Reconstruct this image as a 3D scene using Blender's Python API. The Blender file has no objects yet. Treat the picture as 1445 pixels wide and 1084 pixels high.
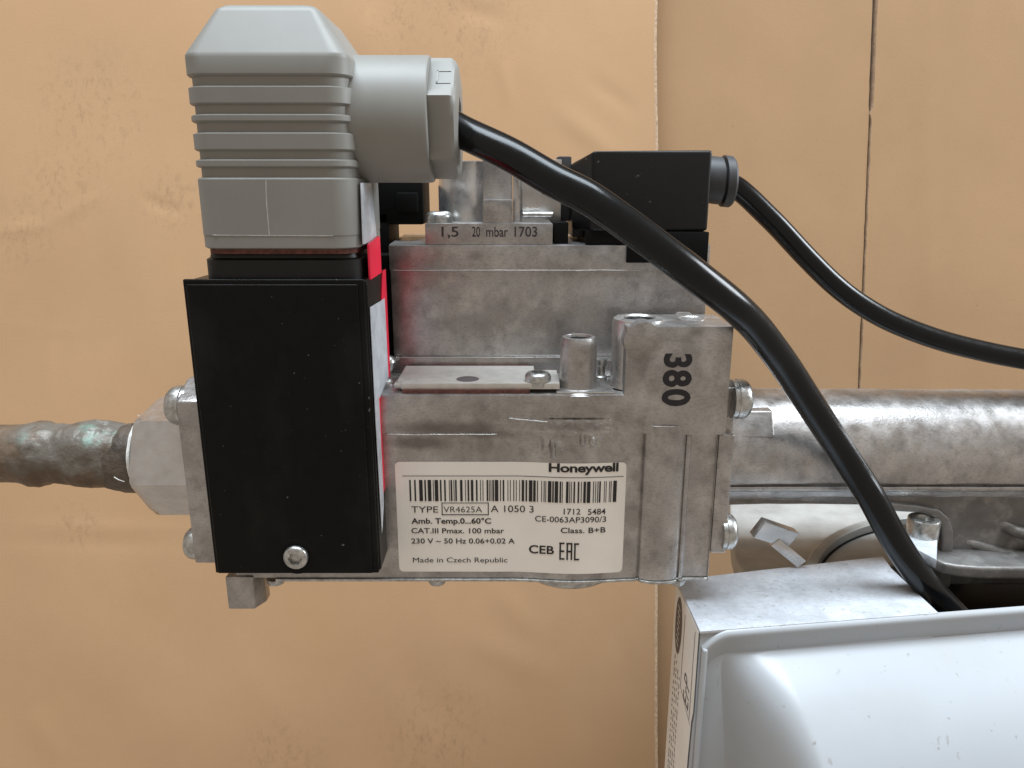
import bpy, bmesh, math, random
from mathutils import Vector, Matrix, noise
R = math.radians
S = 0.000153                      # one working unit in metres (0.153 mm)
F = 1044.0; TH = R(14.8); D = 1044.0
CT, ST = math.cos(TH), math.sin(TH)
CAM = Vector((0, -D*CT, D*ST))
sc = bpy.context.scene
COL = sc.collection

# ------------------------------------------------------------------ camera, world, lights, exposure
cd = bpy.data.cameras.new('camera'); cam = bpy.data.objects.new('camera', cd); COL.objects.link(cam)
cam.location = CAM*S; cam.rotation_euler = (R(90)-TH, 0, 0)
cd.sensor_width = 36; cd.lens = 36*F/1445.0; cd.clip_start = 0.005; cd.clip_end = 20
cd.dof.use_dof = False
sc.camera = cam
w = bpy.data.worlds.new('World'); sc.world = w; w.use_nodes = True
bg = w.node_tree.nodes['Background']; bg.inputs[0].default_value = (1.0, 0.88, 0.76, 1); bg.inputs[1].default_value = 0.40

def area(name, loc, target, sx, sy, power, col):
    l = bpy.data.lights.new(name, 'AREA'); l.shape = 'RECTANGLE'; l.size = sx*S; l.size_y = sy*S
    l.energy = power; l.color = col
    o = bpy.data.objects.new(name, l); COL.objects.link(o)
    o.location = Vector(loc)*S
    o.rotation_euler = (Vector(target)-Vector(loc)).to_track_quat('-Z', 'Y').to_euler()
    return o
area('skylight', (0, -500, 7800), (0, 300, 0), 8000, 3600, 30, (0.79, 0.90, 1.0))
area('side_fill', (6200, 250, 2600), (0, 100, 0), 2400, 2400, 7.5, (0.86, 0.93, 1.0))  # unseen fill lamp added at the right to brighten the red flank
sc.view_settings.view_transform = 'Standard'; sc.view_settings.look = 'None'
sc.view_settings.exposure = 0.16; sc.view_settings.gamma = 1.0
sc.view_settings.use_curve_mapping = False

# ------------------------------------------------------------------ measuring helpers (photo point at a known depth or height -> place)
def P(px, py, Y=0.0):
    a = (px-722.5)/F; b = (542-py)/F
    t = (Y-CAM.y)/(CT+b*ST)
    return Vector((a*t, Y, CAM.z+(-ST+b*CT)*t))
def PZ(px, py, Z):
    a = (px-722.5)/F; b = (542-py)/F
    t = (Z-CAM.z)/(-ST+b*CT)
    return Vector((a*t, CAM.y+(CT+b*ST)*t, Z))
def PT(px, py, t):                # a point on a board leaning back square to the view at distance t
    a = (px-722.5)/F; b = (542-py)/F
    return Vector((a*t, CAM.y+(CT+b*ST)*t, CAM.z+(-ST+b*CT)*t))

# ------------------------------------------------------------------ mesh helpers
class MB:
    def __init__(s): s.v = []; s.f = []
    def add(s, vs, fs):
        n = len(s.v); s.v += [Vector(v) for v in vs]; s.f += [[i+n for i in f] for f in fs]; return s
    def box(s, lo, hi):
        x0, y0, z0 = lo; x1, y1, z1 = hi
        return s.add([(x0,y0,z0),(x1,y0,z0),(x1,y1,z0),(x0,y1,z0),(x0,y0,z1),(x1,y0,z1),(x1,y1,z1),(x0,y1,z1)],
                     [(0,3,2,1),(4,5,6,7),(0,1,5,4),(1,2,6,5),(2,3,7,6),(3,0,4,7)])
    def prism(s, poly, axis, a, b):
        """poly: 2-D outline; axis 'x': (y,z), 'y': (x,z), 'z': (x,y); extruded from a to b"""
        def m(p, h):
            return (h,p[0],p[1]) if axis == 'x' else ((p[0],h,p[1]) if axis == 'y' else (p[0],p[1],h))
        n = len(poly)
        vs = [m(p, a) for p in poly]+[m(p, b) for p in poly]
        fs = [tuple(range(n)), tuple(range(2*n-1, n-1, -1))]+[(i, i+n, (i+1) % n+n, (i+1) % n) for i in range(n)]
        return s.add(vs, fs)
    def lathe(s, prof, c, ax=(0,0,1), n=32, star=None, cap0=True, cap1=True, rot=0.0, fn=None):
        """prof: (radius, height[, star amount]) along ax from c"""
        ax = Vector(ax).normalized(); q = ax.to_track_quat('Z', 'Y')
        vs = []; c = Vector(c)
        for p in prof:
            r, h = p[0], p[1]; am = p[2] if len(p) > 2 else 0
            for i in range(n):
                a = 2*math.pi*i/n+rot
                rr = r*(1+am*math.cos(6*a))
                if fn: rr = fn(rr, a, h)
                vs.append(c+q @ Vector((rr*math.cos(a), rr*math.sin(a), h)))
        fs = []
        for k in range(len(prof)-1):
            for i in range(n):
                j = (i+1) % n
                fs.append((k*n+i, k*n+j, (k+1)*n+j, (k+1)*n+i))
        if cap0: fs.append(tuple(range(n-1, -1, -1)))
        if cap1: fs.append(tuple(range((len(prof)-1)*n, len(prof)*n)))
        return s.add(vs, fs)
    def tube(s, pts, r, n=20, sub=8, rf=None):
        pts = [Vector(p) for p in pts]
        q = [pts[0]*2-pts[1]]+pts+[pts[-1]*2-pts[-2]]
        path = []
        for i in range(1, len(q)-2):
            for k in range(sub):
                t = k/sub; p0, p1, p2, p3 = q[i-1], q[i], q[i+1], q[i+2]
                path.append(0.5*((2*p1)+(p2-p0)*t+(2*p0-5*p1+4*p2-p3)*t*t+(3*p1-p0-3*p2+p3)*t**3))
        path.append(pts[-1])
        up = Vector((0,1,0)); vs = []
        for i, p in enumerate(path):
            d = (path[min(i+1, len(path)-1)]-path[max(i-1, 0)]).normalized()
            a = d.cross(up).normalized(); b = a.cross(d).normalized(); up = b
            for k in range(n):
                an = 2*math.pi*k/n
                rr = rf(i/(len(path)-1), an) if rf else r
                vs.append(p+(a*math.cos(an)+b*math.sin(an))*rr)
        m = len(path)
        fs = [(i*n+k, i*n+(k+1) % n, (i+1)*n+(k+1) % n, (i+1)*n+k) for i in range(m-1) for k in range(n)]
        fs += [tuple(range(n-1, -1, -1)), tuple(range((m-1)*n, m*n))]
        return s.add(vs, fs)
    def loft(s, rings, cap0=True, cap1=True):
        n = len(rings[0]); vs = [v for r in rings for v in r]
        fs = [(k*n+i, k*n+(i+1) % n, (k+1)*n+(i+1) % n, (k+1)*n+i) for k in range(len(rings)-1) for i in range(n)]
        if cap0: fs.append(tuple(range(n-1, -1, -1)))
        if cap1: fs.append(tuple(range((len(rings)-1)*n, len(rings)*n)))
        return s.add(vs, fs)
    def grid(s, fn, nu, nv):
        vs = [fn(i/nu, j/nv) for j in range(nv+1) for i in range(nu+1)]
        fs = [(j*(nu+1)+i, j*(nu+1)+i+1, (j+1)*(nu+1)+i+1, (j+1)*(nu+1)+i) for j in range(nv) for i in range(nu)]
        return s.add(vs, fs)
    def build(s, name, mat, parent=None, bevel=0, seg=2, ang=32, smooth=True, label=None, norm=True):
        xs = [v.x for v in s.v]; ys = [v.y for v in s.v]; zs = [v.z for v in s.v]
        c = Vector(((min(xs)+max(xs))/2, (min(ys)+max(ys))/2, (min(zs)+max(zs))/2))
        bm = bmesh.new()
        bv = [bm.verts.new(v-c) for v in s.v]
        for f in s.f:
            try: bm.faces.new([bv[i] for i in f])
            except ValueError: pass
        if norm: bmesh.ops.recalc_face_normals(bm, faces=bm.faces)
        if bevel:
            es = [e for e in bm.edges if len(e.link_faces) == 2 and e.calc_face_angle(0) > R(ang)]
            bmesh.ops.bevel(bm, geom=es, offset=bevel, segments=seg, profile=0.6, affect='EDGES', clamp_overlap=True)
        bmesh.ops.scale(bm, vec=(S,S,S), verts=bm.verts)
        me = bpy.data.meshes.new(name); bm.to_mesh(me); bm.free()
        if smooth:
            me.polygons.foreach_set('use_smooth', [True]*len(me.polygons))
            me.set_sharp_from_angle(angle=R(38))
        me.materials.append(mat)
        o = bpy.data.objects.new(name, me); COL.objects.link(o)
        o.location = c*S
        if parent:
            pw = Vector(parent['_w']); o.parent = parent; o.location = c*S-pw
        o['_w'] = list(c*S)
        if label: o['label'] = label
        return o

def thing(name, loc, label, cat, group=None):
    o = bpy.data.objects.new(name, None); COL.objects.link(o)
    o.location = Vector(loc)*S; o['_w'] = list(Vector(loc)*S); o.empty_display_size = 0.01
    o['label'] = label; o['category'] = cat
    if group: o['group'] = group
    return o
def tag(o, label, cat, group=None, kind=None):
    if label: o['label'] = label
    if cat: o['category'] = cat
    if group: o['group'] = group
    if kind: o['kind'] = kind
    return o

# ------------------------------------------------------------------ materials
def mat(name, base, rough=0.5, metal=0.0, var=0.0, vscale=120, base2=None, bump=0.0, bscale=900, bdist=0.0002,
        coat=0.0, spec=0.5, rvar=0.0, extra=None, detail=6, stretch=(1,1,1)):
    m = bpy.data.materials.new(name); m.use_nodes = True
    nt = m.node_tree; N = nt.nodes; L = nt.links; b = N['Principled BSDF']
    b.inputs['Base Color'].default_value = (*base, 1); b.inputs['Roughness'].default_value = rough
    b.inputs['Metallic'].default_value = metal; b.inputs['Specular IOR Level'].default_value = spec
    b.inputs['Coat Weight'].default_value = coat
    geo = N.new('ShaderNodeNewGeometry'); mp = N.new('ShaderNodeMapping'); mp.inputs['Scale'].default_value = stretch
    L.new(geo.outputs['Position'], mp.inputs[0]); pos = mp.outputs[0]
    col = None
    if var or base2:
        n = N.new('ShaderNodeTexNoise'); n.inputs['Scale'].default_value = vscale; n.inputs['Detail'].default_value = detail
        n.inputs['Roughness'].default_value = 0.62; L.new(pos, n.inputs['Vector'])
        r = N.new('ShaderNodeMapRange'); r.inputs[1].default_value = 0.36; r.inputs[2].default_value = 0.66
        L.new(n.outputs['Fac'], r.inputs[0])
        mx = N.new('ShaderNodeMix'); mx.data_type = 'RGBA'
        b2 = base2 or tuple(c*(1-var) for c in base)
        mx.inputs[6].default_value = (*base, 1); mx.inputs[7].default_value = (*b2, 1)
        L.new(r.outputs[0], mx.inputs[0]); L.new(mx.outputs[2], b.inputs['Base Color']); col = mx.outputs[2]
    if rvar:
        n = N.new('ShaderNodeTexNoise'); n.inputs['Scale'].default_value = vscale*2.3; n.inputs['Detail'].default_value = 5
        L.new(pos, n.inputs['Vector'])
        r = N.new('ShaderNodeMapRange'); r.inputs[1].default_value = 0.3; r.inputs[2].default_value = 0.7
        r.inputs[3].default_value = max(0.03, rough-rvar); r.inputs[4].default_value = min(1, rough+rvar)
        L.new(n.outputs['Fac'], r.inputs[0]); L.new(r.outputs[0], b.inputs['Roughness'])
    if bump:
        n = N.new('ShaderNodeTexNoise'); n.inputs['Scale'].default_value = bscale; n.inputs['Detail'].default_value = 5
        L.new(pos, n.inputs['Vector'])
        bp = N.new('ShaderNodeBump'); bp.inputs['Strength'].default_value = bump; bp.inputs['Distance'].default_value = bdist
        L.new(n.outputs['Fac'], bp.inputs['Height']); L.new(bp.outputs[0], b.inputs['Normal'])
    if extra: extra(nt, b, pos, col)
    return m
def overlay(nt, col, pos, scale, lo, hi, colour, detail=6, kind='noise', amount=1.0, stretch=None, distort=0.0):
    """lay a second colour over col where a noise passes lo..hi; returns the new colour socket"""
    N, L = nt.nodes, nt.links
    if stretch:
        mp = N.new('ShaderNodeMapping'); mp.inputs['Scale'].default_value = stretch; L.new(pos, mp.inputs[0]); pos = mp.outputs[0]
    n = N.new('ShaderNodeTexNoise'); n.inputs['Scale'].default_value = scale; n.inputs['Detail'].default_value = detail
    n.inputs['Distortion'].default_value = distort
    L.new(pos, n.inputs['Vector'])
    r = N.new('ShaderNodeMapRange'); r.inputs[1].default_value = lo; r.inputs[2].default_value = hi; r.inputs[4].default_value = amount
    L.new(n.outputs['Fac'], r.inputs[0])
    mx = N.new('ShaderNodeMix'); mx.data_type = 'RGBA'; L.new(r.outputs[0], mx.inputs[0]); L.new(col, mx.inputs[6])
    mx.inputs[7].default_value = (*colour, 1)
    return mx.outputs[2]
def ex_metal(nt, b, pos, col):
    c = overlay(nt, col, pos, 60, 0.44, 0.68, (0.28,0.26,0.245), amount=0.62, detail=10)
    c = overlay(nt, c, pos, 300, 0.52, 0.72, (0.20,0.185,0.175), amount=0.5, detail=12, distort=0.2)
    c = overlay(nt, c, pos, 200, 0.48, 0.80, (0.74,0.71,0.68), amount=0.55, detail=12, stretch=(1,1,0.8))
    c = overlay(nt, c, pos, 1500, 0.50, 0.72, (0.14,0.125,0.115), amount=0.35, detail=6, stretch=(1,1,2))
    # greasy thumb smears either side of the ledge
    N, L = nt.nodes, nt.links
    for (px, py, sx, sz, am) in ((640,603,95,15,0.75),(590,625,50,13,0.7),(690,612,60,10,0.5),(640,480,70,18,0.3),(820,600,60,8,0.4)):
        q = P(px, py, 0)*S
        sub = N.new('ShaderNodeVectorMath'); sub.operation = 'SUBTRACT'; L.new(pos, sub.inputs[0]); sub.inputs[1].default_value = q
        mul = N.new('ShaderNodeVectorMath'); mul.operation = 'MULTIPLY'; L.new(sub.outputs[0], mul.inputs[0]); mul.inputs[1].default_value = (1/(sx*S), 0.2/(sx*S), 1/(sz*S))
        ln = N.new('ShaderNodeVectorMath'); ln.operation = 'LENGTH'; L.new(mul.outputs[0], ln.inputs[0])
        ns = N.new('ShaderNodeTexNoise'); ns.inputs['Scale'].default_value = 160; ns.inputs['Detail'].default_value = 5; L.new(pos, ns.inputs['Vector'])
        ad = N.new('ShaderNodeMath'); L.new(ln.outputs['Value'], ad.inputs[0]); L.new(ns.outputs['Fac'], ad.inputs[1])
        rr = N.new('ShaderNodeMapRange'); rr.inputs[1].default_value = 1.5; rr.inputs[2].default_value = 0.9; rr.inputs[4].default_value = am; L.new(ad.outputs[0], rr.inputs[0])
        mx = N.new('ShaderNodeMix'); mx.data_type = 'RGBA'; L.new(rr.outputs[0], mx.inputs[0]); L.new(c, mx.inputs[6]); mx.inputs[7].default_value = (0.15,0.135,0.125,1)
        c = mx.outputs[2]
    L.new(c, b.inputs['Base Color'])
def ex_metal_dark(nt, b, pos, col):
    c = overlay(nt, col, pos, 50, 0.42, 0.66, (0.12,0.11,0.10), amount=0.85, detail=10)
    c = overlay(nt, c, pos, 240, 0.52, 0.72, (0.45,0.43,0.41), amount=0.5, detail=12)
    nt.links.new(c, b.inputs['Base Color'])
def ex_brush(nt, b, pos, col):
    c = overlay(nt, col, pos, 260, 0.55, 0.66, (0.42,0.42,0.43), amount=0.8, stretch=(1,5,1), distort=2.5)
    c = overlay(nt, c, pos, 900, 0.62, 0.70, (0.25,0.24,0.24), amount=0.6, distort=1)
    nt.links.new(c, b.inputs['Base Color'])
def ex_card(nt, b, pos, col):
    c = overlay(nt, col, pos, 900, 0.58, 0.75, (0.27,0.165,0.085), amount=0.45, stretch=(1,1,3))
    c = overlay(nt, c, pos, 18, 0.50, 0.76, (0.32,0.195,0.105), amount=0.4, detail=9)
    c = overlay(nt, c, pos, 420, 0.73, 0.78, (0.20,0.12,0.07), amount=0.5)
    nt.links.new(c, b.inputs['Base Color'])
def ex_cardfront(nt, b, pos, col):
    N, L = nt.nodes, nt.links
    c = overlay(nt, col, pos, 900, 0.58, 0.75, (0.40,0.24,0.12), amount=0.4, stretch=(1,1,3))
    c = overlay(nt, c, pos, 22, 0.50, 0.76, (0.47,0.28,0.145), amount=0.45, detail=9)
    # scuffed dark smudges, in a few places only
    n = N.new('ShaderNodeTexNoise'); n.inputs['Scale'].default_value = 420; n.inputs['Detail'].default_value = 9; n.inputs['Distortion'].default_value = 0.25; n.inputs['Roughness'].default_value = 0.72
    mp = N.new('ShaderNodeMapping'); mp.inputs['Rotation'].default_value = (0, 0.6, 0); mp.inputs['Scale'].default_value = (1,1,0.55)
    L.new(pos, mp.inputs[0]); L.new(mp.outputs[0], n.inputs['Vector'])
    r1 = N.new('ShaderNodeMapRange'); r1.inputs[1].default_value = 0.50; r1.inputs[2].default_value = 0.70; L.new(n.outputs['Fac'], r1.inputs[0])
    tot = None
    for (px, py, rad) in ((130,150,150), (90,260,110), (660,20,150), (560,30,90), (30,330,90), (240,280,90), (110,740,70), (620,1040,140), (400,1060,100)):
        q = PT(px, py, 1850)*S
        vm = N.new('ShaderNodeVectorMath'); vm.operation = 'DISTANCE'; L.new(pos, vm.inputs[0]); vm.inputs[1].default_value = q
        r = N.new('ShaderNodeMapRange'); r.interpolation_type = 'SMOOTHSTEP'
        r.inputs[1].default_value = rad*1.5*S; r.inputs[2].default_value = 0.1*rad*S; L.new(vm.outputs['Value'], r.inputs[0])
        if tot is None: tot = r.outputs[0]
        else:
            a = N.new('ShaderNodeMath'); a.operation = 'MAXIMUM'; L.new(tot, a.inputs[0]); L.new(r.outputs[0], a.inputs[1]); tot = a.outputs[0]
    m = N.new('ShaderNodeMath'); m.operation = 'MULTIPLY'; L.new(tot, m.inputs[0]); L.new(r1.outputs[0], m.inputs[1])
    m2 = N.new('ShaderNodeMath'); m2.operation = 'MULTIPLY'; L.new(m.outputs[0], m2.inputs[0]); m2.inputs[1].default_value = 0.42
    mx = N.new('ShaderNodeMix'); mx.data_type = 'RGBA'; L.new(m2.outputs[0], mx.inputs[0]); L.new(c, mx.inputs[6]); mx.inputs[7].default_value = (0.19,0.115,0.07,1)
    L.new(mx.outputs[2], b.inputs['Base Color'])
def ex_pipe(nt, b, pos, col):
    N, L = nt.nodes, nt.links
    # solder smear on the joint half of the pipe, patina at its edges
    sx = N.new('ShaderNodeSeparateXYZ'); L.new(pos, sx.inputs[0])
    r = N.new('ShaderNodeMapRange'); r.inputs[1].default_value = P(15,600,80).x*S; r.inputs[2].default_value = P(45,600,80).x*S
    L.new(sx.outputs[0], r.inputs[0])
    n = N.new('ShaderNodeTexNoise'); n.inputs['Scale'].default_value = 130; n.inputs['Detail'].default_value = 6; L.new(pos, n.inputs['Vector'])
    rz = N.new('ShaderNodeMapRange'); rz.inputs[1].default_value = P(100,690,60).z*S; rz.inputs[2].default_value = P(100,600,60).z*S
    rz.inputs[3].default_value = -0.12; rz.inputs[4].default_value = 0.22; L.new(sx.outputs[2], rz.inputs[0])
    ad = N.new('ShaderNodeMath'); L.new(n.outputs['Fac'], ad.inputs[0]); L.new(rz.outputs[0], ad.inputs[1])
    rr = N.new('ShaderNodeMapRange'); rr.inputs[1].default_value = 0.50; rr.inputs[2].default_value = 0.62; L.new(ad.outputs[0], rr.inputs[0])
    mu = N.new('ShaderNodeMath'); mu.operation = 'MULTIPLY'; L.new(r.outputs[0], mu.inputs[0]); L.new(rr.outputs[0], mu.inputs[1])
    mx = N.new('ShaderNodeMix'); mx.data_type = 'RGBA'; L.new(mu.outputs[0], mx.inputs[0]); L.new(col, mx.inputs[6]); mx.inputs[7].default_value = (0.155,0.135,0.112,1)
    c = mx.outputs[2]
    for (px, py, Y, rad, am) in ((22,612,40,12,0.5), (150,603,45,17,0.7), (122,596,60,14,0.45), (128,620,40,11,0.4)):
        vm = N.new('ShaderNodeVectorMath'); vm.operation = 'DISTANCE'; L.new(pos, vm.inputs[0]); vm.inputs[1].default_value = P(px,py,Y)*S
        a = N.new('ShaderNodeMapRange'); a.inputs[1].default_value = rad*1.5*S; a.inputs[2].default_value = rad*0.6*S; L.new(vm.outputs['Value'], a.inputs[0])
        k = N.new('ShaderNodeTexNoise'); k.inputs['Scale'].default_value = 500; k.inputs['Detail'].default_value = 6; L.new(pos, k.inputs['Vector'])
        kr = N.new('ShaderNodeMapRange'); kr.inputs[1].default_value = 0.42; kr.inputs[2].default_value = 0.58; kr.inputs[4].default_value = am; L.new(k.outputs['Fac'], kr.inputs[0])
        mm = N.new('ShaderNodeMath'); mm.operation = 'MULTIPLY'; L.new(a.outputs[0], mm.inputs[0]); L.new(kr.outputs[0], mm.inputs[1])
        x = N.new('ShaderNodeMix'); x.data_type = 'RGBA'; L.new(mm.outputs[0], x.inputs[0]); L.new(c, x.inputs[6]); x.inputs[7].default_value = (0.19,0.37,0.30,1)
        c = x.outputs[2]
    L.new(c, b.inputs['Base Color'])
def ex_specks(nt, b, pos, col):
    c = overlay(nt, col, pos, 900, 0.70, 0.76, (0.22,0.22,0.20), amount=0.6)
    c = overlay(nt, c, pos, 70, 0.52, 0.80, (0.022,0.021,0.019), amount=0.7, detail=10, stretch=(1,1,0.5))
    nt.links.new(c, b.inputs['Base Color'])
def ex_dirt(nt, b, pos, col):
    c = overlay(nt, col, pos, 700, 0.685, 0.74, (0.20,0.18,0.15), amount=0.6)
    c = overlay(nt, c, pos, 300, 0.69, 0.73, (0.22,0.21,0.19), amount=0.45, stretch=(1,1,0.12), distort=0.4)
    c = overlay(nt, c, pos, 35, 0.50, 0.80, (0.34,0.33,0.30), amount=0.5, detail=10)
    nt.links.new(c, b.inputs['Base Color'])

M = {}
M['cast'] = mat('cast_aluminium', (0.485,0.465,0.45), 0.38, 0.86, 0.22, 90, bump=0.35, bscale=1500, bdist=0.00012, rvar=0.1, extra=ex_metal)
M['cast2'] = mat('manifold_aluminium', (0.54,0.52,0.505), 0.36, 0.85, 0.30, 110, bump=0.3, bscale=1500, bdist=0.00015, rvar=0.12, extra=ex_metal)
M['machined'] = mat('machined_aluminium', (0.62,0.60,0.58), 0.32, 0.9, 0.15, 200, bump=0.2, bscale=1500, bdist=0.0001, rvar=0.08)
M['zinc'] = mat('zinc_plated_steel', (0.60,0.60,0.58), 0.36, 0.95, 0.45, 700, bump=0.12, bscale=1500, bdist=0.00006, rvar=0.10)
M['blackmetal'] = mat('black_plastic', (0.004,0.004,0.0035), 0.30, 0, 0.3, 300, bump=0.10, bscale=2500, bdist=0.00005, spec=0.15, extra=ex_specks)
M['blackcover'] = mat('textured_black_plastic', (0.006,0.006,0.006), 0.42, 0, 0.2, 300, bump=0.25, bscale=4000, bdist=0.00005, spec=0.35, extra=ex_specks)
M['black'] = mat('dull_black', (0.003,0.003,0.003), 0.6, 0, 0.2, 300, spec=0.15)
M['cable'] = mat('black_cable_sheath', (0.004,0.0045,0.005), 0.21, 0, 0.3, 200, bump=0.05, bscale=900, bdist=0.00006, spec=0.32, rvar=0.03)
M['grey'] = mat('light_grey_plastic', (0.24,0.235,0.215), 0.46, 0, 0.07, 90, bump=0.12, bscale=3000, bdist=0.00005, spec=0.45, extra=None)
M['greyrubber'] = mat('dark_grey_rubber', (0.045,0.045,0.048), 0.5, 0, 0.2, 300)
M['gasket'] = mat('red_brown_gasket', (0.16,0.06,0.045), 0.85, 0, 0.5, 900, bump=0.6, bscale=3000)
M['redp'] = mat('red_label_face', (0.93,0.012,0.06), 0.35, 0, 0.05, 90, spec=0.4)
M['silverlabel'] = mat('silver_white_label', (0.62,0.65,0.70), 0.35, 0, 0.3, 260, bump=0.3, bscale=900)
M['label'] = mat('white_label_paper', (0.88,0.83,0.76), 0.5, 0, 0.05, 70, bump=0.05, bscale=600)
M['ink'] = mat('black_ink', (0.012,0.011,0.012), 0.5, 0, 0.1)
M['stamp'] = mat('stamped_black_ink', (0.015,0.013,0.018), 0.55, 0, 0.4, 900)
M['stampgrey'] = mat('faded_jet_print', (0.055,0.045,0.05), 0.6, 0, 0.5, 1500)
M['card'] = mat('kraft_cardboard', (0.37,0.23,0.125), 0.85, 0, 0.10, 14, bump=0.2, bscale=1300, bdist=0.00014, spec=0.15, extra=ex_card)
M['cardf'] = mat('scuffed_kraft_cardboard', (0.485,0.30,0.165), 0.8, 0, 0.10, 12, bump=0.22, bscale=1300, bdist=0.00014, spec=0.2, extra=ex_cardfront)
M['cardedge'] = mat('cardboard_edge', (0.62,0.44,0.29), 0.9, 0, 0.4, 900, bump=0.6, bscale=1500)
M['pipe'] = mat('tarnished_copper', (0.165,0.11,0.07), 0.52, 0.25, 0.4, 80, base2=(0.07,0.05,0.032), bump=0.8, bscale=520, bdist=0.0005, rvar=0.14, extra=ex_pipe)
M['joint'] = mat('dark_brown_joint', (0.13,0.10,0.075), 0.55, 0.15, 0.6, 150, bump=0.9, bscale=500, bdist=0.0006)
M['grimy_shaded'] = mat('grimy_shaded_cast_aluminium', (0.27,0.26,0.25), 0.5, 0.6, 0.3, 110, bump=0.3, bscale=1500, bdist=0.00015, rvar=0.1, extra=ex_metal_dark)  # grime plus the shade below the tube, both put into the colour
M['scratch'] = mat('whitened_plastic_flash', (0.50,0.49,0.46), 0.6, 0, 0.3, 900)
M['plate'] = mat('passivated_plate', (0.66,0.63,0.58), 0.42, 0.5, 0.2, 300, bump=0.2, bscale=1500)
M['tape'] = mat('white_thread_tape', (0.75,0.74,0.70), 0.7, 0, 0.15, 700, bump=0.6, bscale=1500)
M['white'] = mat('white_moulded_plastic', (0.39,0.41,0.43), 0.30, 0, 0.03, 60, bump=0.06, bscale=700, bdist=0.0001, spec=0.5, extra=ex_dirt)
M['sheet'] = mat('brushed_sheet_aluminium', (0.60,0.63,0.67), 0.42, 0.2, 0.25, 160, bump=0.4, bscale=900, bdist=0.0002, rvar=0.1, extra=ex_brush)
M['flange'] = mat('pale_aluminium_flange', (0.46,0.455,0.43), 0.5, 0.15, 0.35, 60, bump=0.3, bscale=700, rvar=0.1)
M['sticker'] = mat('matt_white_sticker', (0.80,0.78,0.74), 0.6, 0, 0.06, 100)
M['print'] = mat('grey_brown_print', (0.10,0.08,0.08), 0.6, 0, 0.2)
M['wall'] = mat('dark_wall_plaster', (0.07,0.045,0.03), 0.9, 0, 0.2, 10)

# ------------------------------------------------------------------ lettering
def text_mesh(body, bold=0.0, spacing=1.0, shear=0.0):
    cu = bpy.data.curves.new('lettering', 'FONT'); cu.body = body; cu.size = 1.0; cu.offset = bold
    cu.space_character = spacing; cu.shear = shear; cu.resolution_u = 4
    ob = bpy.data.objects.new('lettering', cu); COL.objects.link(ob)
    bpy.context.view_layer.update()
    me = bpy.data.meshes.new_from_object(ob.evaluated_get(bpy.context.evaluated_depsgraph_get()))
    vs = [v.co.copy() for v in me.vertices]; fs = [tuple(p.vertices) for p in me.polygons]
    bpy.data.objects.remove(ob); bpy.data.curves.remove(cu); bpy.data.meshes.remove(me)
    return vs, fs
CAPH = max(v.y for v in text_mesh('H')[0])
def lettering(mb, body, place, width, height, bold=0.0, spacing=1.0, shear=0.0):
    """place(u, v): u along the line 0..width, v up from the baseline"""
    vs, fs = text_mesh(body, bold, spacing, shear)
    x0 = min(v.x for v in vs); x1 = max(v.x for v in vs)
    mb.add([place((v.x-x0)/(x1-x0)*width, v.y/CAPH*height) for v in vs], fs)

def screw(name, c, ax, r, h, parent, matr=None, shank=6, n=30, rot=0.3, socket=0.48):
    """pan head with a six-lobed recess; c is where the head meets the part, ax points away from it"""
    m = MB()
    m.lathe([(r*0.96,-shank),(r*0.96,0),(r,0.05*h),(r,0.45*h),(r*0.93,0.72*h),(r*0.78,0.92*h),(r*0.60,h),(r*socket,h,0.10),(r*socket*0.92,h*0.15,0.16),(r*0.08,h*0.05)],
            c, ax, n=n, rot=rot)
    return m.build(name, matr or M['zinc'], parent)

# ================================================================== the setting
rnd = random.Random(4)
m = MB(); a = PT(-900,-500,2340); b_ = PT(2300,1700,2340)
m.box((-2600, b_.y+800, -2200), (2600, b_.y+860, 2600))
tag(m.build('wall', M['wall'], smooth=False), 'dark wall standing behind the cardboard sheets', 'wall', kind='structure')

def board(name, T, x0, x1, y0, y1, matr, thick=24, wrinkle=None, nu=150, nv=110, edge_l=None, edge_r=None):
    """corrugated sheet leaning back; x0..x1, y0..y1 in photo points at distance T, edges may be ragged functions of v"""
    nrm = Vector((0, -CT, ST))
    def front(u, v):
        py = y0+(y1-y0)*v
        xa = edge_l(py) if edge_l else x0; xb = edge_r(py) if edge_r else x1
        px = xa+(xb-xa)*u
        p = PT(px, py, T)
        return p+nrm*(wrinkle(px, py) if wrinkle else 0)
    m = MB(); m.grid(front, nu, nv)
    W = nu+1; n0 = len(m.v)
    border = [i for i in range(W)]+[j*W+nu for j in range(1, nv+1)]+[nv*W+i for i in range(nu-1, -1, -1)]+[j*W for j in range(nv-1, 0, -1)]
    bm_ = MB(); k = len(border)
    bm_.add([m.v[i]-nrm*0.05 for i in border]+[m.v[i]-nrm*thick for i in border],
            [(i, (i+1) % k, (i+1) % k+k, i+k) for i in range(k)]+[tuple(range(k, 2*k))])
    return m, bm_
def nz(x, y, s, seed=0.0): return noise.noise(Vector((x/s, y/s, seed)))
def seg_crease(px, py, x0, y0, x1, y1, w, a):
    dx, dy = x1-x0, y1-y0; L2 = dx*dx+dy*dy
    t = max(0, min(1, ((px-x0)*dx+(py-y0)*dy)/L2)); d = math.hypot(px-x0-t*dx, py-y0-t*dy)
    return a*math.exp(-(d/w)**2)*math.sin(math.pi*min(1, max(0, t*0.9+0.05)))
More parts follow.
